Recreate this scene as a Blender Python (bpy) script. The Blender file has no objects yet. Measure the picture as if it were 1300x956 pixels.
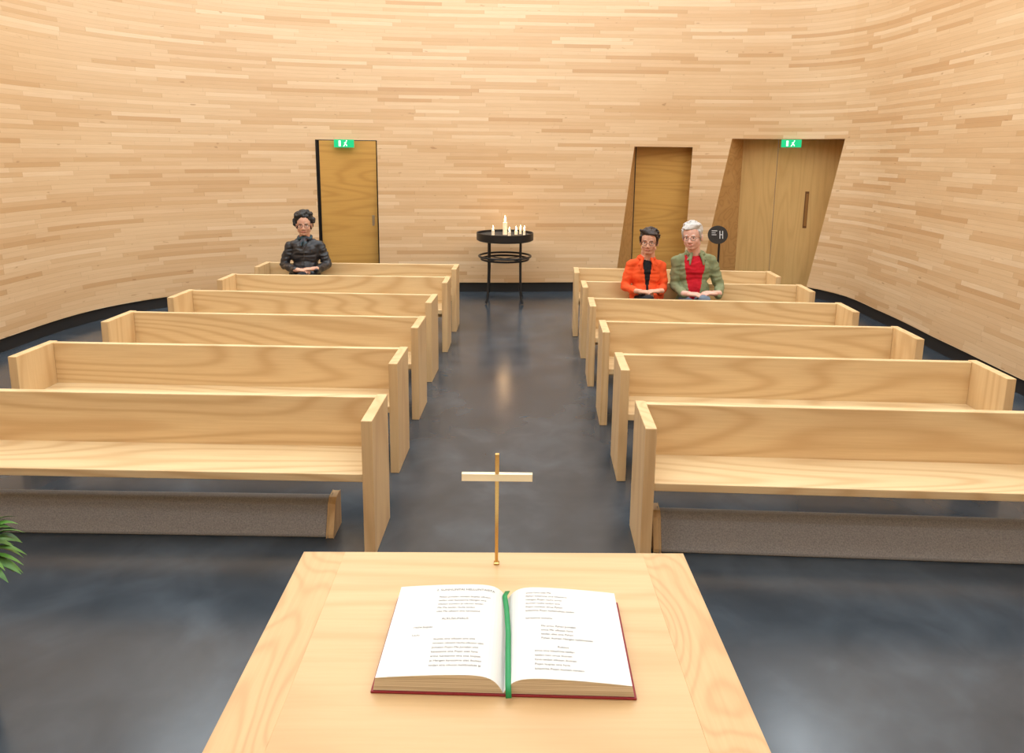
import bpy, bmesh, math, random
import numpy as np
from mathutils import Vector, Matrix, noise
random.seed(7)
scene = bpy.context.scene
scene.view_settings.view_transform = 'Standard'
COL = scene.collection
def lin(r,g,b):
    f=lambda c:(c/255/12.92 if c/255<=.04045 else ((c/255+.055)/1.055)**2.4)
    return (f(r),f(g),f(b))

# ------------------------------------------------------------------ helpers
def empty(name, loc=(0,0,0), rotz=0):
    e = bpy.data.objects.new(name, None)
    e.empty_display_size = 0.1
    e.location = loc; e.rotation_euler = (0,0,rotz)
    COL.objects.link(e); return e

def add_mesh(name, verts, faces, mats, parent=None, smooth=False, loc=None, rot=None, fm=None, bevel=0, seg=2):
    me = bpy.data.meshes.new(name)
    me.from_pydata([tuple(v) for v in verts], [], faces)
    if not isinstance(mats, (list,tuple)): mats=[mats]
    for m in mats: me.materials.append(m)
    if fm:
        for p,i in zip(me.polygons, fm): p.material_index=i
    if smooth:
        for p in me.polygons: p.use_smooth=True
    me.update()
    o = bpy.data.objects.new(name, me); COL.objects.link(o)
    if parent: o.parent=parent
    if loc is not None: o.location=loc
    if rot is not None: o.rotation_euler=rot
    if bevel:
        b=o.modifiers.new('bevel','BEVEL'); b.width=bevel; b.segments=seg; b.limit_method='ANGLE'
    return o

BF=[(0,3,2,1),(4,5,6,7),(0,1,5,4),(1,2,6,5),(2,3,7,6),(3,0,4,7)]
def box(name, x0,x1,y0,y1,z0,z1, mat, parent=None, bevel=0.003, loc=None, rot=None):
    v=[(x0,y0,z0),(x1,y0,z0),(x1,y1,z0),(x0,y1,z0),(x0,y0,z1),(x1,y0,z1),(x1,y1,z1),(x0,y1,z1)]
    return add_mesh(name,v,BF,mat,parent,bevel=bevel,loc=loc,rot=rot)

def lathe(name, prof, mat, parent=None, loc=(0,0,0), n=48, rot=None, smooth=True):
    verts=[];faces=[]
    for r,z in prof:
        for i in range(n):
            a=2*math.pi*i/n; verts.append((r*math.cos(a),r*math.sin(a),z))
    for j in range(len(prof)-1):
        for i in range(n):
            a=j*n+i;b=j*n+(i+1)%n
            faces.append((a,b,b+n,a+n))
    faces.append(tuple(range(n-1,-1,-1))); faces.append(tuple(range((len(prof)-1)*n,len(prof)*n)))
    o=add_mesh(name,verts,faces,mat,parent,loc=loc,rot=rot,smooth=smooth)
    if smooth:
        m=o.modifiers.new('es','EDGE_SPLIT'); m.split_angle=math.radians(35)
    return o

def tube(name, pts, r, mat, parent=None, cyclic=False, loc=None):
    cu=bpy.data.curves.new(name,'CURVE'); cu.dimensions='3D'; cu.bevel_depth=r; cu.bevel_resolution=4; cu.use_fill_caps=True
    s=cu.splines.new('POLY'); s.points.add(len(pts)-1)
    for p,q in zip(s.points,pts): p.co=(q[0],q[1],q[2],1)
    s.use_cyclic_u=cyclic
    t=bpy.data.objects.new(name+'_tmp',cu); COL.objects.link(t)
    dg=bpy.context.evaluated_depsgraph_get()
    me=bpy.data.meshes.new_from_object(t.evaluated_get(dg)); bpy.data.objects.remove(t)
    me.materials.clear(); me.materials.append(mat)
    for p in me.polygons: p.use_smooth=True
    o=bpy.data.objects.new(name,me); COL.objects.link(o)
    if parent: o.parent=parent
    if loc is not None: o.location=loc
    return o

# ------------------------------------------------------------------ materials
def newmat(name, col=(.8,.8,.8), rough=.5, metal=0, emit=None, estr=0, spec=.5):
    m=bpy.data.materials.new(name); m.use_nodes=True
    b=m.node_tree.nodes['Principled BSDF']
    b.inputs['Base Color'].default_value=(*col,1); b.inputs['Roughness'].default_value=rough
    b.inputs['Metallic'].default_value=metal; b.inputs['Specular IOR Level'].default_value=spec
    if emit: b.inputs['Emission Color'].default_value=(*emit,1); b.inputs['Emission Strength'].default_value=estr
    return m
class NT:
    def __init__(s,m): s.t=m.node_tree; s.n=s.t.nodes; s.b=s.n['Principled BSDF']
    def node(s,typ,**k):
        x=s.n.new(typ)
        for a,v in k.items(): setattr(x,a,v)
        return x
    def put(s,v,inp):
        if isinstance(v,(int,float)): inp.default_value=v
        elif isinstance(v,tuple): inp.default_value=v if len(v)!=3 or inp.type!='RGBA' else (*v,1)
        else: s.t.links.new(v,inp)
    def math(s,op,a,b=0.0,c=None):
        x=s.node('ShaderNodeMath',operation=op); s.put(a,x.inputs[0]); s.put(b,x.inputs[1])
        if c is not None: s.put(c,x.inputs[2])
        return x.outputs[0]
    def mix(s,f,a,b,mode='MIX'):
        x=s.node('ShaderNodeMix',data_type='RGBA',blend_type=mode); s.put(f,x.inputs[0]); s.put(a,x.inputs[6]); s.put(b,x.inputs[7]); return x.outputs[2]
    def noise(s,vec,scale=5,detail=3,rough=.5,dist=0):
        x=s.node('ShaderNodeTexNoise'); s.put(vec,x.inputs['Vector']); x.inputs['Scale'].default_value=scale
        x.inputs['Detail'].default_value=detail; x.inputs['Roughness'].default_value=rough; x.inputs['Distortion'].default_value=dist
        return x.outputs['Fac']
    def mapping(s,vec,sc,loc=(0,0,0)):
        x=s.node('ShaderNodeMapping'); s.put(vec,x.inputs[0]); x.inputs['Scale'].default_value=sc; x.inputs['Location'].default_value=loc; return x.outputs[0]
    def ramp(s,f,stops):
        x=s.node('ShaderNodeValToRGB'); s.put(f,x.inputs[0]); e=x.color_ramp.elements
        while len(e)<len(stops): e.new(.5)
        for i,(p,c) in enumerate(stops): e[i].position=p; e[i].color=(*c,1)
        return x.outputs[0]
    def bump(s,h,st=.2,dist=.01):
        x=s.node('ShaderNodeBump'); s.put(h,x.inputs['Height']); x.inputs['Strength'].default_value=st; x.inputs['Distance'].default_value=dist
        s.t.links.new(x.outputs[0],s.b.inputs['Normal'])

def wood(name, light, dark, axis='X', rings=9.0, scale=2.2, rough=.38, stretch=.10, lam=0, contrast=.55, sp_=.4):
    m=newmat(name,light,rough,spec=sp_); N=NT(m)
    tc=N.node('ShaderNodeTexCoord'); oi=N.node('ShaderNodeObjectInfo')
    off=N.node('ShaderNodeVectorMath',operation='ADD'); N.put(tc.outputs['Object'],off.inputs[0])
    cmb=N.node('ShaderNodeCombineXYZ')
    r=N.math('MULTIPLY',oi.outputs['Random'],37.0)
    for i in range(3): N.put(r,cmb.inputs[i])
    N.put(cmb.outputs[0],off.inputs[1])
    sc={'X':(stretch,1,1),'Y':(1,stretch,1),'Z':(1,1,stretch)}[axis]
    st={'X':(.04,1,1),'Y':(1,.04,1),'Z':(1,1,.04)}[axis]
    v=N.mapping(off.outputs[0],sc)
    n=N.noise(v,scale,1.2,.4,.1)
    w=N.math('SINE',N.math('MULTIPLY',n,rings*6.283)); w=N.math('MULTIPLY_ADD',w,.5,.5)
    w=N.math('POWER',w,2.6)
    fib=N.noise(N.mapping(off.outputs[0],st),90,3,.6)
    big=N.noise(off.outputs[0],1.7,2)
    c=N.mix(N.math('MULTIPLY',w,contrast),(*light,1),(*dark,1))
    c=N.mix(N.math('MULTIPLY',N.math('SUBTRACT',fib,.35),.6),c,(*[x*.85 for x in dark],1))
    c=N.mix(N.math('MULTIPLY',big,.25),c,(*[min(1,x*1.10) for x in light],1))
    if lam:
        sp=N.node('ShaderNodeSeparateXYZ'); N.put(tc.outputs['Object'],sp.inputs[0])
        comp={'X':1,'Y':0,'Z':0}[axis]
        row=N.math('FLOOR',N.math('DIVIDE',sp.outputs[comp],lam))
        wn=N.node('ShaderNodeTexWhiteNoise',noise_dimensions='1D'); N.put(row,wn.inputs['W'])
        c=N.mix(N.math('MULTIPLY',wn.outputs['Value'],.30),c,(*dark,1))
    N.put(c,N.b.inputs['Base Color']); N.bump(fib,.08,.002)
    return m

pew_x=wood('ash_wood_long',lin(228,201,156),lin(194,154,104),'X',17,2.4,contrast=.55,stretch=.13)
pew_z=wood('ash_wood_upright',lin(224,193,146),lin(194,152,102),'Z',13,2.6,contrast=.5)
altar_x=wood('altar_wood',lin(214,181,134),lin(188,147,98),'X',9,3.4,lam=.085,contrast=.42)
altar_y=wood('altar_border_wood',lin(210,173,124),lin(178,134,86),'Y',16,5.0,stretch=.45,contrast=.45)
door_x=wood('door_wood_horizontal',lin(208,162,88),lin(172,122,56),'X',10,3.0,rough=.35,contrast=.4)
door_z=wood('door_wood_vertical',lin(216,178,116),lin(190,146,84),'Z',10,4.0,rough=.4,contrast=.35)
reveal_w=wood('reveal_wood',lin(206,162,104),lin(180,134,78),'X',10,4.0,rough=.5)
black=newmat('black_metal',(.012,.012,.013),.4)
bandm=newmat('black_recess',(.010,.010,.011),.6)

def plank_material():
    m=newmat('wall_planks',(.7,.5,.3),.36,spec=.45); N=NT(m)
    uv=N.node('ShaderNodeUVMap',uv_map='UVMap'); sp=N.node('ShaderNodeSeparateXYZ'); N.put(uv.outputs[0],sp.inputs[0])
    U,V=sp.outputs[0],sp.outputs[1]
    H=.050
    vr=N.math('DIVIDE',V,H); row=N.math('FLOOR',vr)
    w1=N.node('ShaderNodeTexWhiteNoise',noise_dimensions='1D'); N.put(row,w1.inputs['W'])
    w2=N.node('ShaderNodeTexWhiteNoise',noise_dimensions='1D'); N.put(N.math('ADD',row,71.3),w2.inputs['W'])
    L=N.math('MULTIPLY_ADD',w2.outputs['Value'],.9,.55)
    uu=N.math('ADD',N.math('DIVIDE',U,L),N.math('MULTIPLY',w1.outputs['Value'],17.0))
    br=N.math('FLOOR',uu)
    cb=N.node('ShaderNodeCombineXYZ'); N.put(row,cb.inputs[0]); N.put(br,cb.inputs[1])
    w3=N.node('ShaderNodeTexWhiteNoise',noise_dimensions='2D'); N.put(cb.outputs[0],w3.inputs['Vector'])
    base=N.ramp(w3.outputs['Value'],[(0,lin(200,160,116)),(.10,lin(210,173,130)),(.5,lin(217,184,143)),(.85,lin(222,191,151)),(1,lin(228,200,163))])
    sh=N.node('ShaderNodeVectorMath',operation='ADD'); N.put(uv.outputs[0],sh.inputs[0])
    cs=N.node('ShaderNodeVectorMath',operation='SCALE'); N.put(w3.outputs['Color'],cs.inputs[0]); cs.inputs['Scale'].default_value=23
    N.put(cs.outputs[0],sh.inputs[1])
    g=N.noise(N.mapping(sh.outputs[0],(1.2,22,1)),3,4,.6,.4)
    kn=N.noise(N.mapping(sh.outputs[0],(5,14,1)),1.6,1,.5)
    c=N.mix(N.math('MULTIPLY',N.math('SUBTRACT',g,.3),.45),base,(*lin(182,136,90),1))
    knf=N.ramp(kn,[(.74,(0,0,0)),(.80,(1,1,1))])
    c=N.mix(N.math('MULTIPLY',knf,.45),c,(*lin(150,100,60),1))
    fv=N.math('FRACT',vr); fu=N.math('FRACT',uu)
    jv=N.math('LESS_THAN',fv,.05); ju=N.math('LESS_THAN',fu,.004)
    j=N.math('MAXIMUM',jv,ju)
    c=N.mix(N.math('MULTIPLY',j,.28),c,(*lin(132,92,56),1))
    N.put(c,N.b.inputs['Base Color'])
    N.bump(N.math('SUBTRACT',N.math('MULTIPLY_ADD',w3.outputs['Value'],.3,g),j),.12,.004)
    return m
planks=plank_material()

def floor_material():
    m=newmat('polished_dark_screed',(.05,.055,.065),.3,spec=.5); N=NT(m)
    tc=N.node('ShaderNodeTexCoord'); o=tc.outputs['Object']
    a=N.noise(o,1.0,4,.5,1.0); b=N.noise(o,4,3,.5,.5)
    s=N.math('MULTIPLY_ADD',b,.30,N.math('MULTIPLY',a,.70))
    c=N.ramp(s,[(.34,lin(48,55,62)),(.5,lin(58,66,74)),(.66,lin(74,83,92))])
    N.put(c,N.b.inputs['Base Color'])
    N.put(N.math('MULTIPLY_ADD',b,.12,.15),N.b.inputs['Roughness'])
    N.bump(a,.03,.01)
    return m
floorm=floor_material()
ceilm=newmat('ceiling_plaster',(.80,.80,.80),.9)

# ------------------------------------------------------------------ room shell
CX,CY=-.3,5.0
ctrl=[(4.35,5.3),(4.42,6.8),(4.5,8.2),(4.48,9.2),(4.05,9.88),(3.0,10.05),(1.6,9.95),(0,9.82),(-1.6,9.72),(-3.2,9.38),(-4.25,8.75),(-4.85,7.9),(-5.03,6.5),(-5.0,4.9),
      (-4.85,2.6),(-4.3,0.2),(-3.0,-2.1),(0,-3.2),(2.9,-2.1),(3.95,0.4),(4.25,3.2)]
pc=[]
for x,y in ctrl:
    t=math.atan2(y-CY,x-CX)%(2*math.pi); pc.append((t,math.hypot(x-CX,y-CY)))
pc.sort()
T=np.array([p[0] for p in pc]); R=np.array([p[1] for p in pc]); n=len(T)
Te=np.concatenate([T[-2:]-2*math.pi,T,T[:2]+2*math.pi]); Re=np.concatenate([R[-2:],R,R[:2]])
Me=np.zeros(len(Te)); Me[1:-1]=(Re[2:]-Re[:-2])/(Te[2:]-Te[:-2])
def rfun(t):
    t=t%(2*math.pi); i=int(np.searchsorted(Te,t)-1); i=max(1,min(i,len(Te)-3))
    h=Te[i+1]-Te[i]; s=(t-Te[i])/h
    return ((2*s**3-3*s*s+1)*Re[i]+(s**3-2*s*s+s)*h*Me[i]+(-2*s**3+3*s*s)*Re[i+1]+(s**3-s*s)*h*Me[i+1])
def wallP(t,z,off=0):
    r=rfun(t); w=min(.5,max(0,z-2.2)*.10)
    r=r*(1-w)+5.25*w
    r=r*(1+.020*z)+off
    return Vector((CX+r*math.cos(t),CY+r*math.sin(t),z))
D=math.radians
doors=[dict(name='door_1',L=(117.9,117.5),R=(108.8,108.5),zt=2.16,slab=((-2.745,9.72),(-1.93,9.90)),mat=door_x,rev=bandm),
       dict(name='door_2',L=(69.9,68.2),R=(60.6,60.8),zt=2.115,slab=((1.83,10.42),(2.80,10.46)),mat=door_x,rev=reveal_w),
       dict(name='door_3',L=(58.7,56.3),R=(46.2,43.7),zt=2.245,slab=((3.50,10.62),(5.0,10.20)),mat=door_z,rev=reveal_w)]
def edge(pair,z,zt):
    f=min(z/zt,1.0)
    return D(pair[0]+(pair[1]-pair[0])*f)
bounds=[(doors[2]['R'],doors[2]['zt']),(doors[2]['L'],doors[2]['zt']),(doors[1]['R'],doors[1]['zt']),(doors[1]['L'],doors[1]['zt']),(doors[0]['R'],doors[0]['zt']),(doors[0]['L'],doors[0]['zt'])]
segs=[12,4,10,36,10,150]
isdoor=[2,None,1,None,0,None]
tt=np.linspace(0,2*math.pi,2001); pp=[wallP(t,1.0) for t in tt]; S=np.zeros(2001)
for i in range(1,2001): S[i]=S[i-1]+(pp[i]-pp[i-1]).length
TOP=6.6
zl=sorted(set([.14,.4,.8,1.2,1.6,2.0,2.115,2.16,2.245,2.5,2.8,3.1,3.4,3.8,4.2,4.6,5,5.5,6,TOP]))
def thetas(z):
    out=[]
    for k in range(6):
        a=edge(bounds[k][0],z,bounds[k][1])
        b=edge(bounds[(k+1)%6][0],z,bounds[(k+1)%6][1])+(2*math.pi if k==5 else 0)
        for i in range(segs[k]): out.append(a+(b-a)*i/segs[k])
    return out
cellseg=[k for k in range(6) for i in range(segs[k])]
NC=len(cellseg)
def wall_mesh(name, levels, off, mat):
    verts=[];uvs=[]
    for z in levels:
        th=thetas(z)
        for t in th+[th[0]+2*math.pi]:
            verts.append(wallP(t,z,off)); uvs.append((float(np.interp(t%(2*math.pi),tt,S)),z))
    W=NC+1
    faces=[]
    for j in range(len(levels)-1):
        for i in range(NC):
            d=isdoor[cellseg[i]]
            if d is not None and levels[j+1]<=doors[d]['zt']+1e-4: continue
            a=j*W+i
            faces.append((a,a+W,a+W+1,a+1))
    o=add_mesh(name,verts,faces,mat,smooth=True)
    uvl=o.data.uv_layers.new(name='UVMap')
    for p in o.data.polygons:
        us=[uvs[o.data.loops[l].vertex_index] for l in p.loop_indices]
        mx=max(u[0] for u in us)
        for l,u in zip(p.loop_indices,us):
            uu=u[0]
            if mx-uu>10: uu+=S[-1]
            uvl.data[l].uv=(uu,u[1])
    return o
wall=wall_mesh('wall_curved',zl,0,planks)
band=wall_mesh('baseboard_curved',[0,.14],.035,bandm)
verts=[];faces=[]
th=thetas(.14); W=NC+1
for off in (0,.05):
    for t in th+[th[0]+2*math.pi]: verts.append(wallP(t,.14,off))
for i in range(NC):
    if isdoor[cellseg[i]] is None: faces.append((i,i+1,i+1+W,i+W))
add_mesh('trim_1',verts,faces,planks)
NN=160
vf=[(CX,CY,0)]+[tuple(wallP(2*math.pi*i/NN,0,1.3)) for i in range(NN)]
fl=add_mesh('floor',vf,[(0,i+1,(i+1)%NN+1) for i in range(NN)],floorm)
vc=[(CX,CY,TOP)]+[tuple(wallP(2*math.pi*i/NN,TOP,.02)) for i in range(NN)]
add_mesh('ceiling',vc,[(0,(i+1)%NN+1,i+1) for i in range(NN)],ceilm)

# doors
for d in doors:
    e=empty(d['name'])
    zt=d['zt']; (x1,y1),(x2,y2)=d['slab']
    zs=[0,.14,.4,.8,1.2,1.6,2.0,zt]
    v=[];f=[];
    Lp=[wallP(edge(d['L'],z,zt),z) for z in zs]; Rp=[wallP(edge(d['R'],z,zt),z) for z in zs]
    k=len(zs)
    v+=Lp; v+=[Vector((x1,y1,z)) for z in zs]; v+=Rp; v+=[Vector((x2,y2,z)) for z in zs]
    for j in range(k-1):
        f.append((j,k+j,k+j+1,j+1)); f.append((2*k+j,2*k+j+1,3*k+j+1,3*k+j))
    m=12; top0=len(v)
    ta,tb=edge(d['L'],zt,zt),edge(d['R'],zt,zt)
    v+=[wallP(ta+(tb-ta)*i/m,zt) for i in range(m+1)]; v+=[Vector((x1+(x2-x1)*i/m,y1+(y2-y1)*i/m,zt)) for i in range(m+1)]
    for i in range(m): f.append((top0+i,top0+i+1,top0+m+2+i,top0+m+1+i))
    add_mesh('reveal',v,f,d['rev'],e)
    L=math.hypot(x2-x1,y2-y1); a=math.atan2(y2-y1,x2-x1)
    sl=empty('slab_frame',(x1,y1,0),a); sl.parent=e
    if d['name']=='door_1':
        box('slab',.035,L-.022,-.02,.03,.01,zt-.012,d['mat'],sl)
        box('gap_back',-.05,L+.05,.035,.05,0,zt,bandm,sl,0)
        box('lock_plate',L-.10,L-.065,-.024,-.018,.95,1.10,newmat('lock_steel',(.45,.43,.40),.3,1),sl,.001)
    elif d['name']=='door_2':
        box('slab',.0,L,-.0,.05,.0,zt+.02,d['mat'],sl)
        box('edge_line',.0,.012,-.004,.0,.01,zt,bandm,sl,0)
    else:
        box('slab',.0,.50,0,.05,0,zt+.02,d['mat'],sl)
        box('slab_leaf',.505,L,-.01,.05,0,zt+.02,d['mat'],sl)
        box('pull_recess',.93,.985,-.014,-.009,.93,1.48,newmat('door_pull_shadow',lin(110,70,30),.5),sl,.0)
        box('pull_recess_inner',.945,.98,-.017,-.012,.96,1.45,newmat('door_pull_inner',lin(150,104,50),.5),sl,.0)

# exit signs
green=newmat('exit_green',(.0,.35,.12),.4,emit=(.0,.50,.2),estr=.8)
white=newmat('exit_white',(.8,.9,.85),.4,emit=(.8,1,.9),estr=.7)
def exit_sign(loc,rz,w=.27,h=.11):
    e=empty('exit_sign',loc,rz)
    box('housing',-w/2,w/2,-.03,.02,-h/2,h/2,green,e,.004)
    y=-.032; H=h
    def poly(name,pts): add_mesh(name,[(a*H,y,b*H) for a,b in pts],[tuple(range(len(pts)))],white,e)
    poly('doorway',[(-.65,-.36),(-.38,-.36),(-.38,.36),(-.65,.36)])
    poly('runner_body',[(.10,-.05),(.25,-.02),(.36,.2),(.22,.24)])
    poly('runner_leg_1',[(.10,-.05),(.22,-.05),(.02,-.4),(-.10,-.36)])
    poly('runner_leg_2',[(.14,-.04),(.26,-.04),(.42,-.2),(.36,-.4),(.28,-.22)])
    poly('runner_arm',[(.2,.2),(.02,.1),(.02,.02),(.24,.12)])
    poly('runner_head',[(.34+.08*math.cos(t),.34+.08*math.sin(t)) for t in [i*math.pi/4 for i in range(8)]])
exit_sign((-2.36,9.72,2.11),D(8)); exit_sign((4.02,10.10,2.18),D(-14))

# ------------------------------------------------------------------ pews
HP=.72
def pew(A,B,depth=.38):
    """A,B top-back corners of left and right ends"""
    A=Vector((*A,0));B=Vector((*B,0)); L=(B-A).length; rz=math.atan2(B.y-A.y,B.x-A.x)
    e=empty('church_pew',A,rz); t=.055
    box('end_panel_1',0,t,-depth,0,0,HP,pew_z,e,.004)
    box('end_panel_2',L-t,L,-depth,0,0,HP,pew_z,e,.004)
    box('seat',t,L-t,-depth+.012,-.03,.395,.437,pew_x,e,.004)
    box('backrest',t,L-t,-.045,-.005,.36,HP-.004,pew_x,e,.004)
    box('under_rail',t,L-t,-.10,-.07,.30,.395,pew_x,e,.003)
    return e
lefts=[((-3.2,3.56),(-.662,3.513)),((-3.128,4.488),(-.690,4.427)),((-3.08,5.390),(-.679,5.307)),((-3.016,6.272),(-.679,6.174)),((-2.956,7.13),(-.641,7.10)),((-2.882,7.935),(-.617,7.911))]
rights=[((.657,3.457),(3.12,3.36)),((.678,4.349),(2.998,4.256)),((.684,5.237),(2.976,5.134)),((.69,6.103),(2.937,5.981)),((.706,6.933),(2.935,6.84)),((.706,7.77),(2.919,7.639))]
for A,B in lefts+rights: pew(A,B)

# kneelers
felt=newmat('grey_felt',lin(128,118,110),.95)
NF=NT(felt); tcf=NF.node('ShaderNodeTexCoord'); nf=NF.noise(tcf.outputs['Object'],160,3,.7)
NF.put(NF.ramp(nf,[(.3,lin(130,130,132)),(.7,lin(172,171,172))]),NF.b.inputs['Base Color']); NF.bump(nf,.3,.003)
def kneeler(x0,x1,y,rz):
    e=empty('kneeler',(x0,y,0),rz); L=x1-x0
    prof=[(0,0.0),(.0,.02),(.055,.155),(.08,.185),(.11,.19),(.14,.175),(.15,.15),(.15,0)]
    v=[];f=[];k=len(prof)
    for xx in (0.03,L-.03):
        v+=[(xx,a,b) for a,b in prof]
    for i in range(k): f.append((i,k+i,k+(i+1)%k,(i+1)%k))
    f.append(tuple(range(k))[::-1]); f.append(tuple(range(k,2*k)))
    add_mesh('felt_cushion',v,f,felt,e,bevel=.008,seg=3)
    for nm,a,b in (('end_block_1',0,.04),('end_block_2',L-.04,L)):
        v=[];pr=[(-.004,0),(-.004,.022),(.052,.165),(.08,.192),(.155,.192),(.155,0)]
        for xx in (a,b): v+=[(xx,p,q) for p,q in pr]
        k=len(pr); f=[(i,k+i,k+(i+1)%k,(i+1)%k) for i in range(k)]+[tuple(range(k))[::-1],tuple(range(k,2*k))]
        add_mesh(nm,v,f,pew_z,e,bevel=.003)
kneeler(-3.05,-.92,3.32,D(-.5))
kneeler(.735,3.0,3.20,D(-2.4))

# ------------------------------------------------------------------ altar
ZT=.90
al=empty('altar_table',(-.042,1.752,0),D(.6))
w=.530; dp=.80
box('tabletop_panel',-w+.115,w-.115,-dp,.0,ZT-.05,ZT,altar_x,al,.0006)
box('tabletop_border_1',-w,-w+.115,-dp,.0,ZT-.05,ZT,altar_y,al,.0006)
box('tabletop_border_2',w-.115,w,-dp,.0,ZT-.05,ZT,altar_y,al,.0006)
v=[]
for z,s in ((0,.10),(ZT-.05,.03)):
    v+=[(-w+s,-dp+s,z),(w-s,-dp+s,z),(w-s,-s,z),(-w+s,-s,z)]
add_mesh('pedestal_body',v,BF,wood('altar_side_wood',lin(214,180,134),lin(188,146,98),'Z',7,3.0,lam=.085),al,bevel=.003)

# cross
brass=newmat('brass',lin(206,172,110),.25,1.0)
cr=empty('altar_cross',(-.034,1.70,ZT))
def taper(name,pts,mat,parent):
    v=[];f=[]
    for (x,y,z,a,b) in pts: v+=[(x-a,y-b,z),(x+a,y-b,z),(x+a,y+b,z),(x-a,y+b,z)]
    for j in range(len(pts)-1):
        for i in range(4): f.append((4*j+i,4*j+(i+1)%4,4*j+4+(i+1)%4,4*j+4+i))
    f.append((3,2,1,0)); q=4*(len(pts)-1); f.append((q,q+1,q+2,q+3))
    return add_mesh(name,v,f,mat,parent,bevel=.0008)
taper('post',[(0,0,0,.0075,.0075),(0,0,.004,.0075,.0075),(0,0,.006,.0042,.0042),(0,0,.318,.0055,.0055)],brass,cr)
box('crossbar',-.094,.094,-.007,.007,.243,.263,newmat('brass_highlight',lin(236,222,190),.3,1.0),cr,.001)  # bar's highlight is put into its colour, paler than the post's brass

# book
bk=empty('open_bible',(-.006,1.388,ZT),D(-1.2))
paper=newmat('paper',lin(222,220,215),.8); red=newmat('red_cover',lin(140,24,34),.5); ink=newmat('ink',(.13,.13,.14),.8)
edgep=newmat('page_edges',lin(216,206,184),.9)
NP=NT(edgep); t_=NP.node('ShaderNodeTexCoord'); q=NP.noise(NP.mapping(t_.outputs['Object'],(1,1,300)),3,1)
NP.put(NP.ramp(q,[(.4,lin(192,178,150)),(.6,lin(224,215,196))]),NP.b.inputs['Base Color'])
def pz(x,side):
    x=abs(x); T0=.042 if side<0 else .038
    return .006+T0*(1-math.exp(-x/.018)) - .050*x*(x/.26)
BH=.150; BW=.264
for side,nm in ((-1,'page_block_1'),(1,'page_block_2')):
    v=[];f=[];fm=[];n_=28
    xs=[BW*(i/n_)**1.5 for i in range(n_+1)]
    for yy in (-BH,BH):
        v+=[(side*x,yy,pz(x,side)) for x in xs]; v+=[(side*(x*1.0+.005*(x/BW)),yy,.006) for x in xs]
    k=n_+1
    for i in range(n_):
        f.append((i,i+1,2*k+i+1,2*k+i)); fm.append(0)
        f.append((k+i,k+i+1,i+1,i)); fm.append(1)
        f.append((3*k+i,3*k+i+1,2*k+i+1,2*k+i)); fm.append(1)
        f.append((k+i,k+i+1,3*k+i+1,3*k+i)); fm.append(1)
    f.append((k-1,2*k-1,4*k-1,3*k-1)); fm.append(1)
    o=add_mesh(nm,v,f,[paper,edgep],bk,fm=fm)
    bm=bmesh.new(); bm.from_mesh(o.data); bmesh.ops.recalc_face_normals(bm,faces=bm.faces); bm.to_mesh(o.data); bm.free()
box('cover',-BW-.010,BW+.010,-BH-.003,BH+.003,0,.005,red,bk,.002)
rb=newmat('green_ribbon',lin(20,140,80),.45)
v=[];f=[];pts=[(.000,BH+.004),(-.006,BH-.02),(.0,.08),(.006,.0),(.008,-.08),(.010,-BH),(.012,-BH-.02)]
for i,(x,y) in enumerate(pts):
    z=.030 if 0<i<5 else (.026 if i<6 else .012)
    v+=[(x-.006,y,z),(x+.006,y,z+.001)]
for i in range(len(pts)-1): f.append((2*i,2*i+1,2*i+3,2*i+2))
o=add_mesh('ribbon',v,f,rb,bk,smooth=True); s_=o.modifiers.new('s','SOLIDIFY'); s_.thickness=.001
words='Herra olkoon teidan kanssanne Jumalan armo ja rauha Isan Pojan Pyhan Hengen nimeen Me kiitamme sinua siunattu olet sina kaikkivaltias laupias hyva ikuinen'.split()
def sent(nw): return ' '.join(random.choice(words) for _ in range(nw))
def text_block(side,x0,y0,lines,size,lead):
    for i,(ln,sz,ind) in enumerate(lines):
        if not ln: continue
        cu=bpy.data.curves.new('txt','FONT'); cu.body=ln; cu.size=sz*size
        t=bpy.data.objects.new('txt',cu); COL.objects.link(t)
        dg=bpy.context.evaluated_depsgraph_get(); me=bpy.data.meshes.new_from_object(t.evaluated_get(dg)); bpy.data.objects.remove(t)
        for vv in me.vertices:
            x=vv.co.x+x0+ind; y=vv.co.y+y0-i*lead
            vv.co=(x,y,pz(x,side)+.0006)
        me.materials.clear(); me.materials.append(ink)
        ob=bpy.data.objects.new('text_line',me); COL.objects.link(ob); ob.parent=bk
A_=[('2. SUNNUNTAI HELLUNTAISTA',1.25,.045),('',1,0)]+[(sent(5),1,.055) for _ in range(5)]+[('',1,0),('ALKUSIUNAUS',1.15,.07),('',1,0),(sent(2),1,.01)]+[('',1,0),('Laulu',1,.01)]+[(sent(5),1,.06) for _ in range(7)]
B_=[(sent(4),1,.01) for _ in range(6)]+[('',1,0),(sent(2),1,.01),('',1,0)]+[(sent(4),1,.045) for _ in range(4)]+[('',1,0),('Rukous',1,.08)]+[(sent(4),1,.03) for _ in range(5)]
text_block(-1,-.218,.126,A_,.0082,.0132)
text_block(1,.035,.126,B_,.0082,.0132)

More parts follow.
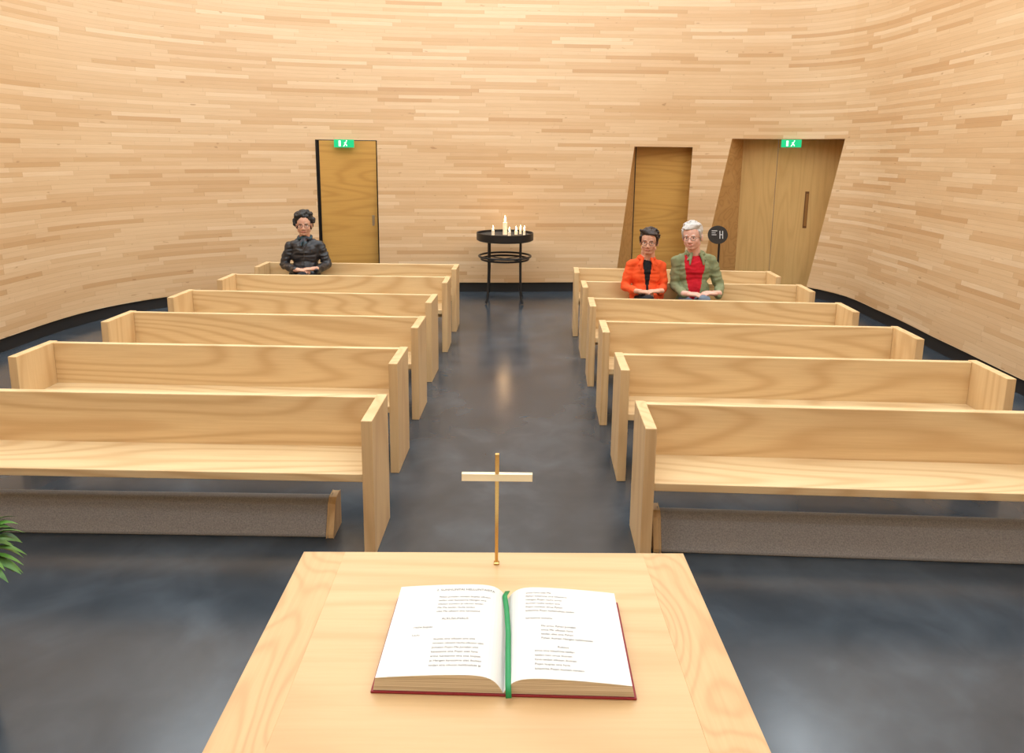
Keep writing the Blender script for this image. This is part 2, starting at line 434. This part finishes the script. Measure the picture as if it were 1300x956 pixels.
# ------------------------------------------------------------------ candle stand
cs=empty('candle_stand',(-.10,9.22,0))
lathe('tray',[(0.0,.835),(.36,.835),(.385,.85),(.385,.945),(.372,.945),(.37,.90),(0.0,.90)],black,cs)
lathe('sand',[(0,.895),(.365,.895),(.365,.915),(0,.915)],newmat('dark_sand',(.04,.036,.032),.9),cs)
for i in range(4):
    a=math.pi/4+i*math.pi/2; c,s=math.cos(a),math.sin(a)
    tube('leg_%d'%(i+1),[(c*.30,s*.30,.84),(c*.30,s*.30,.45),(c*.31,s*.31,.10),(c*.35,s*.35,.012)],.015,black,cs)
tube('ring_lower',[(.32*math.cos(t),.32*math.sin(t),.585) for t in [i*math.pi/20 for i in range(40)]],.014,black,cs,True)
tube('ring_upper',[(.35*math.cos(t),.35*math.sin(t),.625) for t in [i*math.pi/20 for i in range(40)]],.014,black,cs,True)
tube('brace_1',[(-.21,-.21,.585),(.21,.21,.585)],.008,black,cs); tube('brace_2',[(-.21,.21,.585),(.21,-.21,.585)],.008,black,cs)
wax=newmat('wax',lin(240,226,200),.5,emit=(1,.75,.45),estr=.2); flame=newmat('flame',(1,.7,.3),.5,emit=(1,.72,.35),estr=30)
for i,(x,y,h,r) in enumerate([(0,0,.17,.030),(-.16,-.08,.075,.02),(.06,-.14,.06,.02),(.15,.02,.055,.022),(.26,-.05,.07,.016),(.21,.10,.06,.016)]):
    lathe('candle_%d'%(i+1),[(0,.91),(r,.91),(r,.91+h),(r*.7,.915+h),(0,.908+h)],wax,cs,loc=(x,y,0),n=20)
    fk=1.6 if i==0 else 1.1
    lathe('flame_%d'%(i+1),[(0,.915+h),(.007*fk,.915+.015*fk+h),(.006*fk,.915+.027*fk+h),(.0005,.915+.055*fk+h)],flame,cs,loc=(x,y,0),n=12)

# ------------------------------------------------------------------ info stand
st=empty('information_stand',(2.66,8.75,0))
lathe('base',[(0,0),(.15,0),(.15,.012),(0,.012)],black,st); tube('post',[(0,0,.01),(0,0,.93)],.014,black,st)
v=[(.128*math.cos(t),0,.118*math.sin(t)) for t in [i*math.pi/18 for i in range(36)]]
v2=[(x,.012,z) for x,_,z in v]
pl=add_mesh('sign_plate',v+v2,[tuple(range(36)),tuple(range(71,35,-1))]+[(i,36+i,36+(i+1)%36,(i+1)%36) for i in range(36)],black,st,loc=(-.03,-.02,1.0),rot=(D(-12),0,0))
wt=newmat('sign_print',(.6,.6,.6),.6)
for i,(a,b,c,d) in enumerate([(-.08,-.01,.045,.055),(-.08,-.03,.02,.028),(-.08,-.02,-.005,.003),(.02,.030,-.05,.05),(.055,.065,-.05,.05),(.02,.065,-.004,.006)]):
    box('print_%d'%(i+1),a,b,-.004,-.001,c,d,wt,st,0,loc=(-.03,-.02,1.0),rot=(D(-12),0,0))

# ------------------------------------------------------------------ plant
pt=empty('potted_plant',(-1.97,2.16,0))
lathe('pot',[(0,0),(.10,0),(.135,.48),(.14,.50),(.125,.50),(.115,.47),(0,.47)],newmat('pot_glaze',lin(90,88,86),.4),pt)
leafm=newmat('leaf_green',lin(60,110,40),.45); NL=NT(leafm); tl=NL.node('ShaderNodeTexCoord')
NL.put(NL.ramp(NL.noise(tl.outputs['Object'],9,2),[(.3,lin(36,84,30)),(.7,lin(98,150,58))]),NL.b.inputs['Base Color'])
v=[];f=[]
for i in range(260):
    a=random.uniform(0,2*math.pi); el=random.uniform(-.2,1.3); rr=random.uniform(.10,.18)
    d=Vector((math.cos(a)*math.cos(el),math.sin(a)*math.cos(el),math.sin(el))); side=Vector((-math.sin(a),math.cos(a),random.uniform(-.5,.5))).normalized()
    base=Vector((0,0,.60))+Vector((d.x*rr,d.y*rr,d.z*rr*.8)); ln=random.uniform(.06,.105)
    wd=random.uniform(.012,.02); k=len(v); m_=5
    for j in range(m_+1):
        u=j/m_; p=base+d*ln*u+Vector((0,0,-.05*u*u))
        ww=wd*math.sin(math.pi*(.06+.94*u)**.8)+.001
        v+=[p-side*ww+Vector((0,0,.3*ww)),p,p+side*ww+Vector((0,0,.3*ww))]
    for j in range(m_):
        q=k+3*j; f+=[(q,q+1,q+4,q+3),(q+1,q+2,q+5,q+4)]
add_mesh('foliage',v,f,leafm,pt,smooth=True)
stemm=newmat('stem_green',lin(60,90,40),.6)
for i in range(9):
    a=i*2*math.pi/9
    tube('stem_%d'%(i+1),[(.03*math.cos(a),.03*math.sin(a),.46),(.06*math.cos(a),.06*math.sin(a),.57),(.14*math.cos(a),.14*math.sin(a),.63+.02*(i%3))],.004,stemm,pt)

# ------------------------------------------------------------------ people
def sphere_pts(c,r,nu=12,nv=8):
    c=Vector(c); r=Vector((r,r,r)) if isinstance(r,(int,float)) else Vector(r); o=[]
    for j in range(nv+1):
        ph=math.pi*j/nv
        for i in range(nu if 0<j<nv else 1):
            t=2*math.pi*i/nu; o.append(c+Vector((r.x*math.sin(ph)*math.cos(t),r.y*math.sin(ph)*math.sin(t),r.z*math.cos(ph))))
    return o
class Blob:
    def __init__(s): s.p=[]
    def ell(s,c,r,m=0): s.p.append(('e',np.array(c,float),np.array(r if not isinstance(r,(int,float)) else (r,r,r),float),m)); return s
    def cap(s,a,b,ra,rb,m=0): s.p.append(('c',np.array(a,float),np.array(b,float),ra,rb,m)); return s
    def chain(s,pts,rs,m=0):
        for i in range(len(pts)-1): s.cap(pts[i],pts[i+1],rs[i],rs[i+1],m)
        return s
    def build(s,name,mats,voxel,parent,smooth=4,override=None,disp=None,M=None):
        bm=bmesh.new()
        for p in s.p:
            if p[0]=='e': P=sphere_pts(p[1],tuple(p[2]),20,14)
            else: P=sphere_pts(p[1],p[3])+sphere_pts(p[2],p[4])
            vs=[bm.verts.new(q) for q in P]
            r=bmesh.ops.convex_hull(bm,input=vs)
            dead=[g for g in r['geom_interior'] if isinstance(g,bmesh.types.BMVert)]+[g for g in r['geom_unused'] if isinstance(g,bmesh.types.BMVert)]
            if dead: bmesh.ops.delete(bm,geom=list(set(dead)),context='VERTS')
        me=bpy.data.meshes.new(name); bm.to_mesh(me); bm.free()
        o=bpy.data.objects.new(name+'_t',me); COL.objects.link(o)
        m=o.modifiers.new('r','REMESH'); m.mode='VOXEL'; m.voxel_size=voxel
        if smooth: k=o.modifiers.new('s','SMOOTH'); k.iterations=smooth; k.factor=.5
        dg=bpy.context.evaluated_depsgraph_get(); nm=bpy.data.meshes.new_from_object(o.evaluated_get(dg)); bpy.data.objects.remove(o)
        nm.name=name
        C=np.zeros(len(nm.polygons)*3); nm.polygons.foreach_get('center',C); C=C.reshape(-1,3)
        best=np.full(len(C),1e9); mi=np.zeros(len(C),int)
        for p in s.p:
            if p[0]=='e':
                d=(np.linalg.norm((C-p[1])/p[2],axis=1)-1)*p[2].min(); mm=p[3]
            else:
                ab=p[2]-p[1]; t=np.clip(((C-p[1])@ab)/max(ab@ab,1e-9),0,1); d=np.linalg.norm(C-p[1]-t[:,None]*ab,axis=1)-(p[3]+(p[4]-p[3])*t); mm=p[5]
            k=d<best; best[k]=d[k]; mi[k]=mm
        if override:
            for i in range(len(C)): mi[i]=override(C[i],mi[i],nm.polygons[i].normal)
        if disp:
            nrm=[v.normal.copy() for v in nm.vertices]
            for v_,n_ in zip(nm.vertices,nrm): v_.co+=n_*disp(v_.co)
        nm.materials.clear()
        for q in mats: nm.materials.append(q)
        nm.polygons.foreach_set('material_index',mi.astype(np.int32)); nm.polygons.foreach_set('use_smooth',np.ones(len(C),bool))
        nm.update()
        ob=bpy.data.objects.new(name,nm); COL.objects.link(ob); ob.parent=parent
        if M is not None: ob.matrix_local=M
        return ob
def ball(name,c,r,mat,parent,M=None):
    bm=bmesh.new(); bmesh.ops.create_uvsphere(bm,u_segments=16,v_segments=10,radius=1)
    r=(r,r,r) if isinstance(r,(int,float)) else r
    for v in bm.verts: v.co=Vector((v.co.x*r[0]+c[0],v.co.y*r[1]+c[1],v.co.z*r[2]+c[2]))
    me=bpy.data.meshes.new(name); bm.to_mesh(me); bm.free(); me.materials.append(mat)
    for p in me.polygons: p.use_smooth=True
    o=bpy.data.objects.new(name,me); COL.objects.link(o); o.parent=parent
    if M is not None: o.matrix_local=M
    return o
eyew=newmat('eye_white',(.62,.58,.55),.3); eyed=newmat('iris',(.05,.03,.02),.2)
def head(parent,M,skin,lip,hairm,hair,glasses=None,w=1.0,brow=None):
    b=Blob()
    b.ell((0,.012,.035),(.076*w,.094,.085)).ell((0,-.02,-.030),(.064*w,.070,.072)).ell((0,-.062,-.084),(.025,.020,.018))
    b.cap((-.052*w,-.01,-.055),(-.015,-.055,-.086),.019,.018).cap((.052*w,-.01,-.055),(.015,-.055,-.086),.019,.018)
    for s in (-1,1):
        b.ell((s*.036,-.056,-.028),(.025,.020,.024)); b.ell((s*.078*w,.008,-.008),(.009,.019,.031)); b.ell((s*.028,-.077,.022),(.024,.009,.007)); b.ell((s*.010,-.094,-.034),.0085)
        b.ell((s*.030,-.066,.0125),(.0165,.0125,.0045))
    b.cap((0,-.078,.012),(0,-.101,-.028),.0075,.0115)
    b.ell((0,-.076,-.060),(.028,.013,.014))
    b.ell((0,-.0855,-.0575),(.024,.005,.004),1); b.ell((0,-.085,-.0650),(.020,.005,.0045),1)
    b.cap((0,.02,-.06),(0,.033,-.16),.052,.058)
    b.build('head',[skin,lip],.0034,parent,2,M=M)
    for s in (-1,1):
        ball('eye',(s*.030,-.0660,.003),(.0130,.0120,.0080),eyew,parent,M); ball('iris',(s*.030,-.0740,.003),(.0056,.0045,.0056),eyed,parent,M)
        ball('eyebrow',(s*.031,-.0865,.0265),(.017,.004,.003),brow or hairm,parent,M)
    h=Blob(); hair(h); 
    h.build('hair',[hairm],.0048,parent,1,M=M,disp=lambda c: .0035*noise.noise(Vector((c.x*70,c.y*70,c.z*35))))
    if glasses:
        g=empty('glasses'); g.parent=parent; g.matrix_local=M
        for s in (-1,1):
            pts=[(s*.032+.023*math.cos(t),-.094,.001+.0155*math.sin(t)) for t in [i*math.pi/10 for i in range(20)]]
            tube('lens_rim',pts,.0017,glasses,g,True)
            tube('temple',[(s*.055,-.094,.004),(s*.078*w,-.05,.006),(s*.083*w,.01,.004)],.0015,glasses,g)
        tube('bridge',[(-.009,-.094,.003),(0,-.098,.006),(.009,-.094,.003)],.0016,glasses,g)
def hand(parent,wrist,direc,up,thumb,skin,curl=.5,sc=1.0):
    x=Vector(direc).normalized(); z=Vector(up); z=(z-x*z.dot(x)).normalized(); y=z.cross(x)*thumb
    M=Matrix((x,y,z)).transposed(); W=Vector(wrist)
    P=lambda a,b,c: tuple(W+M@(Vector((a,b,c))*sc))
    b=Blob()
    b.cap(P(-.03,0,0),P(.02,0,0),.027*sc,.026*sc)
    for yy in (-.026,-.009,.009,.026): b.cap(P(.015,yy*.7,0),P(.088,yy,.002),.015*sc,.0115*sc)
    for yy,L in ((.030,.068),(.010,.078),(-.010,.073),(-.029,.056)):
        p=[.088,.002]; a=0; pts=[P(p[0],yy,p[1])]
        for k,fr in enumerate((.45,.31,.24)):
            a+=curl*(.55+.45*k); p=[p[0]+L*fr*math.cos(a),p[1]-L*fr*math.sin(a)]; pts.append(P(p[0],yy*(1+.05*(k+1)),p[1]))
        b.chain(pts,[.0096*sc,.0090*sc,.0083*sc,.0070*sc])
    b.chain([P(.012,.020,-.004),P(.045,.046,-.012),P(.072,.058,-.018),P(.096,.056,-.022)],[.014*sc,.0115*sc,.010*sc,.008*sc])
    return b.build('hand',[skin],.0032,parent,1)
def cloth(name,c,rough=.85,c2=None):
    m=newmat(name,c,rough,spec=.25 if rough>.5 else .5); N_=NT(m); t=N_.node('ShaderNodeTexCoord'); nn=N_.noise(t.outputs['Object'],14,4,.6)
    N_.put(N_.ramp(nn,[(.3,tuple(x*.88 for x in c)),(.7,c2 or tuple(min(1,x*1.08) for x in c))]),N_.b.inputs['Base Color'])
    N_.bump(N_.noise(t.outputs['Object'],220,2),.15,.002); return m
def folds(amp):
    def f(c):
        n1=noise.noise(Vector((c.x*8,c.y*8,c.z*15)))
        n2=1-2*abs(noise.noise(Vector((c.x*11+5,c.y*11,c.z*22))))
        return amp*(n1+.7*(n2-.6)+.12*noise.noise(Vector((c.x*30,c.y*30,c.z*45))))
    return f
def seated(name,loc,rz,o):
    e=empty(name,loc,rz); dz=o.get('dz',0); k=o.get('k',1.0)
    J,Pn,Sh,Nk=0,1,2,3
    b=Blob()
    b.ell((0,.0,.558),(.170*k,.115,.112),J).ell((0,-.02,.68+dz*.4),(.150*k,.12,.15),J).ell((0,-.005,.86+dz),(.163*k,.112,.165),J)
    b.cap((-.125*k,.01,.965+dz),(.125*k,.01,.965+dz),.060,.060,J)
    b.cap((-.10*k,.018,.985+dz),(0,.022,1.035+dz),.045,.05,J).cap((.10*k,.018,.985+dz),(0,.022,1.035+dz),.045,.05,J)
    b.cap((0,.02,1.0+dz),(0,.025,1.085+dz),.056,.052,Nk)
    for s,arm in ((-1,o['armR']),(1,o['armL'])):
        sh=(s*.165*k,.012,.950+dz); mid=[(a+c)/2 for a,c in zip(sh,arm[0])]
        b.chain([sh,mid,arm[0],arm[1]],[.058*k,.056*k,.050*k,.038*k],J)
    crossed=o.get('cross')
    for s in (-1,1):
        hip=(s*.085,-.01,.548)
        if crossed==s:
            kn=(s*.02,-.40,.635); b.chain([hip,kn],[.088,.064],Pn); an=(-s*.16,-.47,.33); b.chain([kn,an],[.060,.042],Pn)
            b.chain([(-s*.165,-.475,.29),(-s*.185,-.545,.24)],[.042,.034],Sh)
        else:
            kn=(s*.10,-.42,.525); b.chain([hip,kn],[.084,.062],Pn); an=(s*.10,-.38,.11); b.chain([kn,an],[.058,.042],Pn)
            b.chain([(s*.10,-.37,.055),(s*.105,-.50,.040)],[.046,.036],Sh)
    if o.get('hem'): b.cap((-.10*k,-.09,.62),(.10*k,-.09,.62),.080,.080,J)
    b.build('body',o['mats'],.0075,e,5,override=o.get('override'),disp=folds(o.get('fold',.008)))
    for extra in o.get('extra',[]): extra(e)
    hM=Matrix.Translation((o.get('hx',0),-.02,1.195+dz))@Matrix.Rotation(o.get('turn',0),4,'Z')@Matrix.Rotation(o.get('nod',0),4,'X')@Matrix.Rotation(o.get('tilt',0),4,'Y')@Matrix.Scale(o.get('hs',1.07),4)
    head(e,hM,o['skin'],o['lip'],o['hairm'],o['hair'],o.get('glasses'),o.get('hw',1.0),o.get('brow'))
    for a in o['hands']: hand(e,*a[:4],o['skin'],a[4],a[5])
    return e
def skinmat(name,c):
    m=newmat(name,c,.6,spec=.3); m.node_tree.nodes['Principled BSDF'].inputs['Subsurface Weight'].default_value=.12; m.node_tree.nodes['Principled BSDF'].inputs['Subsurface Radius'].default_value=(.01,.004,.002)
    N_=NT(m); t=N_.node('ShaderNodeTexCoord'); nn=N_.noise(t.outputs['Object'],22,3,.6)
    N_.put(N_.ramp(nn,[(.35,(c[0]*.97,c[1]*.88,c[2]*.86)),(.65,c)]),N_.b.inputs['Base Color']); return m
skinA=skinmat('skin_tan',lin(214,170,146)); skinB=skinmat('skin_warm',lin(214,168,144)); skinC=skinmat('skin_ruddy',lin(226,182,164))
lipA=newmat('lips',lin(180,110,104),.5)
hair_dark=newmat('hair_black',(.012,.010,.010),.55); hair_brown=newmat('hair_dark_brown',(.030,.016,.012),.5); hair_grey=newmat('hair_white_grey',lin(196,192,188),.7)
trou=cloth('dark_trousers',(.02,.02,.025)); jeans=cloth('blue_jeans',lin(112,124,138)); shoe=newmat('shoe_leather',(.02,.015,.012),.4)
blackj=cloth('black_shiny_jacket',(.014,.014,.017),.38,(.026,.026,.031)); orange=cloth('orange_jacket',lin(236,90,44)); khaki=cloth('olive_jacket',lin(134,141,106))
redt=cloth('red_shirt',lin(196,28,44)); blackt=cloth('black_top',(.012,.012,.014)); teal=cloth('teal_scarf',lin(40,100,112),.8,lin(96,70,76))
def hair_curly(h):
    rr=random.Random(3)
    h.ell((0,.028,.055),(.092,.094,.088)); h.ell((0,.055,-.01),(.088,.060,.08))
    for i in range(170):
        a=rr.uniform(0,2*math.pi); el=rr.uniform(-.8,1.5)
        d=Vector((math.cos(a)*math.cos(el),math.sin(a)*math.cos(el),math.sin(el)))
        if d.y<-.34 and d.z<.46: continue
        h.ell((d.x*.103,.028+d.y*.098,.045+d.z*.100),rr.uniform(.011,.023))
def mk_hair(seed,side,vol):
    def f(h):
        rr=random.Random(seed)
        h.ell((0,.024,.056),(.083,.091,.080)); h.ell((0,.052,.0),(.080,.058,.072))
        for i in range(110):
            a=rr.uniform(0,2*math.pi); el=rr.uniform(-.3,1.5)
            d=Vector((math.cos(a)*math.cos(el),math.sin(a)*math.cos(el),math.sin(el)))
            if d.y<-.30 and d.z<.60: continue
            p=Vector((d.x*.079,.022+d.y*.086,.054+d.z*.078)); h.cap(p,p+Vector((.010*d.x+side*.006,-.006,.006*vol)),.010,.006)
        for i in range(16):
            u=i/15; x=-.060+.12*u; z=.092-.055*x*x/.1
            st_=Vector((x-side*.018,-.050+9*x*x,z+.020)); en=Vector((x+side*.014,-.074+9*x*x,z-.006-rr.uniform(0,.008)))
            h.cap(st_,en,.012,.007)
        for s in (-1,1):
            h.chain([(s*.073,-.030,.055),(s*.077,-.022,.025),(s*.078,-.014,-.006)],[.013,.010,.006])
    return f
hair_w=mk_hair(5,1,1.2); hair_m=mk_hair(9,-1,1.8)
def scarf(e):
    b=Blob(); zz=1.030
    pts=[(.068*math.cos(t),.012+.062*math.sin(t),zz+.010*math.sin(3*t)) for t in [i*math.pi/8 for i in range(17)]]
    b.chain(pts,[.020]*17); b.chain([(0,-.06,1.02),(.02,-.095,.98),(.015,-.110,.93)],[.020,.022,.014]); b.chain([(0,-.06,1.02),(-.03,-.09,.99),(-.03,-.105,.95)],[.020,.020,.012])
    b.build('scarf',[teal],.006,e,2,disp=folds(.006))
def zip_(e): tube('zipper',[(.012,-.116,.96),(.008,-.128,.86),(.004,-.150,.70)],.0022,newmat('zip_metal',(.12,.12,.12),.3,1),e)
def ov_or(c,m,n):
    if m==0 and n[1]<-.2 and c[1]<-.03 and c[2]<1.0:
        if abs(c[0])<.012+.045*max(0,(c[2]-.72))/.3 and c[2]>.60: return 4
    return m
def ov_m(c,m,n):
    if m==0 and n[1]<-.1 and c[1]<-.02 and c[2]<1.05:
        wd=.050+.045*max(0,min(1,(c[2]-.66)/.25))
        if abs(c[0]+.015)<wd and c[2]>.60: return 4
    return m
def collar(mat,z=1.035,r=.078,lap=True):
    def f(e):
        b=Blob()
        pts=[(r*math.cos(t),.015+r*.86*math.sin(t),z+.012*math.sin(t)) for t in [math.radians(-58)+i*math.radians(296)/14 for i in range(15)]]
        b.chain(pts,[.011]+[.016]*13+[.011])
        for p in pts: b.cap(p,(p[0]*1.18,p[1]*1.15,p[2]-.028),.010,.007)
        if lap:
            for s in (-1,1):
                b.chain([(s*.042,-.048,z),(s*.060,-.086,z-.05),(s*.066,-.102,z-.10)],[.014,.014,.008]); b.cap((s*.050,-.060,z-.01),(s*.088,-.080,z-.06),.012,.008)
        b.build('collar',[mat],.005,e,2)
    return f
seated('seated_woman',(-2.365,7.760,0),D(6),dict(mats=[blackj,trou,shoe,skinA],k=1.02,dz=-.02,fold=.011,skin=skinA,lip=lipA,hairm=hair_dark,hair=hair_curly,
    glasses=newmat('dark_glasses_frame',(.02,.015,.015),.3),turn=D(6),nod=D(3),cross=1,hem=True,extra=[scarf,zip_],
    armR=((-.235,-.03,.72),(-.06,-.30,.700)),armL=((.245,-.03,.72),(.16,-.29,.700)),
    hands=[((-.035,-.315,.708),(1,-.25,-.02),(0,-.2,1),1,.45,.95),((.145,-.305,.718),(-1,-.35,0),(0,-.2,1),-1,.5,.95)]))
seated('seated_woman',(1.335,6.735,0),D(-3),dict(mats=[orange,trou,shoe,skinB,blackt],k=.93,dz=-.045,fold=.009,skin=skinB,lip=lipA,hairm=hair_brown,hair=hair_w,hx=.015,
    glasses=newmat('brown_glasses_frame',(.06,.02,.015),.3),turn=D(-14),nod=D(2),cross=-1,hem=True,override=ov_or,extra=[collar(orange,.99)],
    armR=((-.205,-.02,.70),(-.12,-.28,.700)),armL=((.175,-.02,.70),(.10,-.29,.700)),
    hands=[((-.10,-.30,.708),(1,-.3,-.02),(0,-.2,1),1,.45,.92),((.09,-.31,.718),(-1,-.3,0),(0,-.2,1),-1,.5,.92)]))
seated('seated_man',(1.815,6.735,0),D(-3),dict(mats=[khaki,jeans,shoe,skinC,redt],k=1.03,dz=.01,fold=.012,skin=skinC,lip=newmat('lips_pale',lin(200,138,128),.5),hairm=hair_grey,hair=hair_m,hs=1.12,
    glasses=newmat('thin_glasses_frame',(.25,.22,.2),.3,1),turn=D(-26),nod=D(4),tilt=D(-4),cross=1,hw=1.05,override=ov_m,extra=[collar(khaki,1.045,.085)],hx=-.04,
    armR=((-.185,.0,.71),(-.14,-.28,.68)),armL=((.25,-.03,.71),(.17,-.31,.68)),
    hands=[((-.12,-.30,.69),(1,-.4,.0),(0,-.2,1),1,.6,1.05),((.15,-.325,.705),(-1,-.3,.05),(0,-.2,1),-1,.6,1.05)]))

# ------------------------------------------------------------------ lights
def area(name,loc,sx,sy,pw,col=(1,.95,.88),rot=(0,0,0)):
    l=bpy.data.lights.new(name,'AREA'); l.shape='RECTANGLE'; l.size=sx; l.size_y=sy; l.energy=pw; l.color=col
    o=bpy.data.objects.new(name,l); o.location=loc; o.rotation_euler=rot; COL.objects.link(o); return o
LC=(.84,.935,1)
area('added_fill_light',(-.2,4.6,6.45),6,8,430,LC)  # soft fill added to brighten the room; no such fixture in the ceiling
for i in range(14):
    t=2*math.pi*i/14+.2; p=wallP(t,6.4,-.75)
    area('perimeter_skylight',(p.x,p.y,6.4),1.3,.5,48,LC,(0,0,t+math.pi/2))
pl_=bpy.data.lights.new('candle_glow','POINT'); pl_.energy=3; pl_.color=(1,.6,.3); pl_.shadow_soft_size=.03
po=bpy.data.objects.new('candle_glow',pl_); po.location=(-.1,9.2,1.2); COL.objects.link(po)
wd=bpy.data.worlds.new('world'); scene.world=wd; wd.use_nodes=True
wd.node_tree.nodes['Background'].inputs[0].default_value=(.9,.93,1,1); wd.node_tree.nodes['Background'].inputs[1].default_value=.3

# ------------------------------------------------------------------ camera
cam=bpy.data.cameras.new('camera'); cam.sensor_fit='HORIZONTAL'; cam.sensor_width=36; cam.lens=870/1300*36
cam.shift_y=-.1; cam.clip_start=.05
co=bpy.data.objects.new('camera',cam); COL.objects.link(co)
co.matrix_world=Matrix.Translation((0,0,2.0))@Matrix.Rotation(D(80),4,'X')@Matrix.Rotation(D(.6),4,'Z')
scene.camera=co
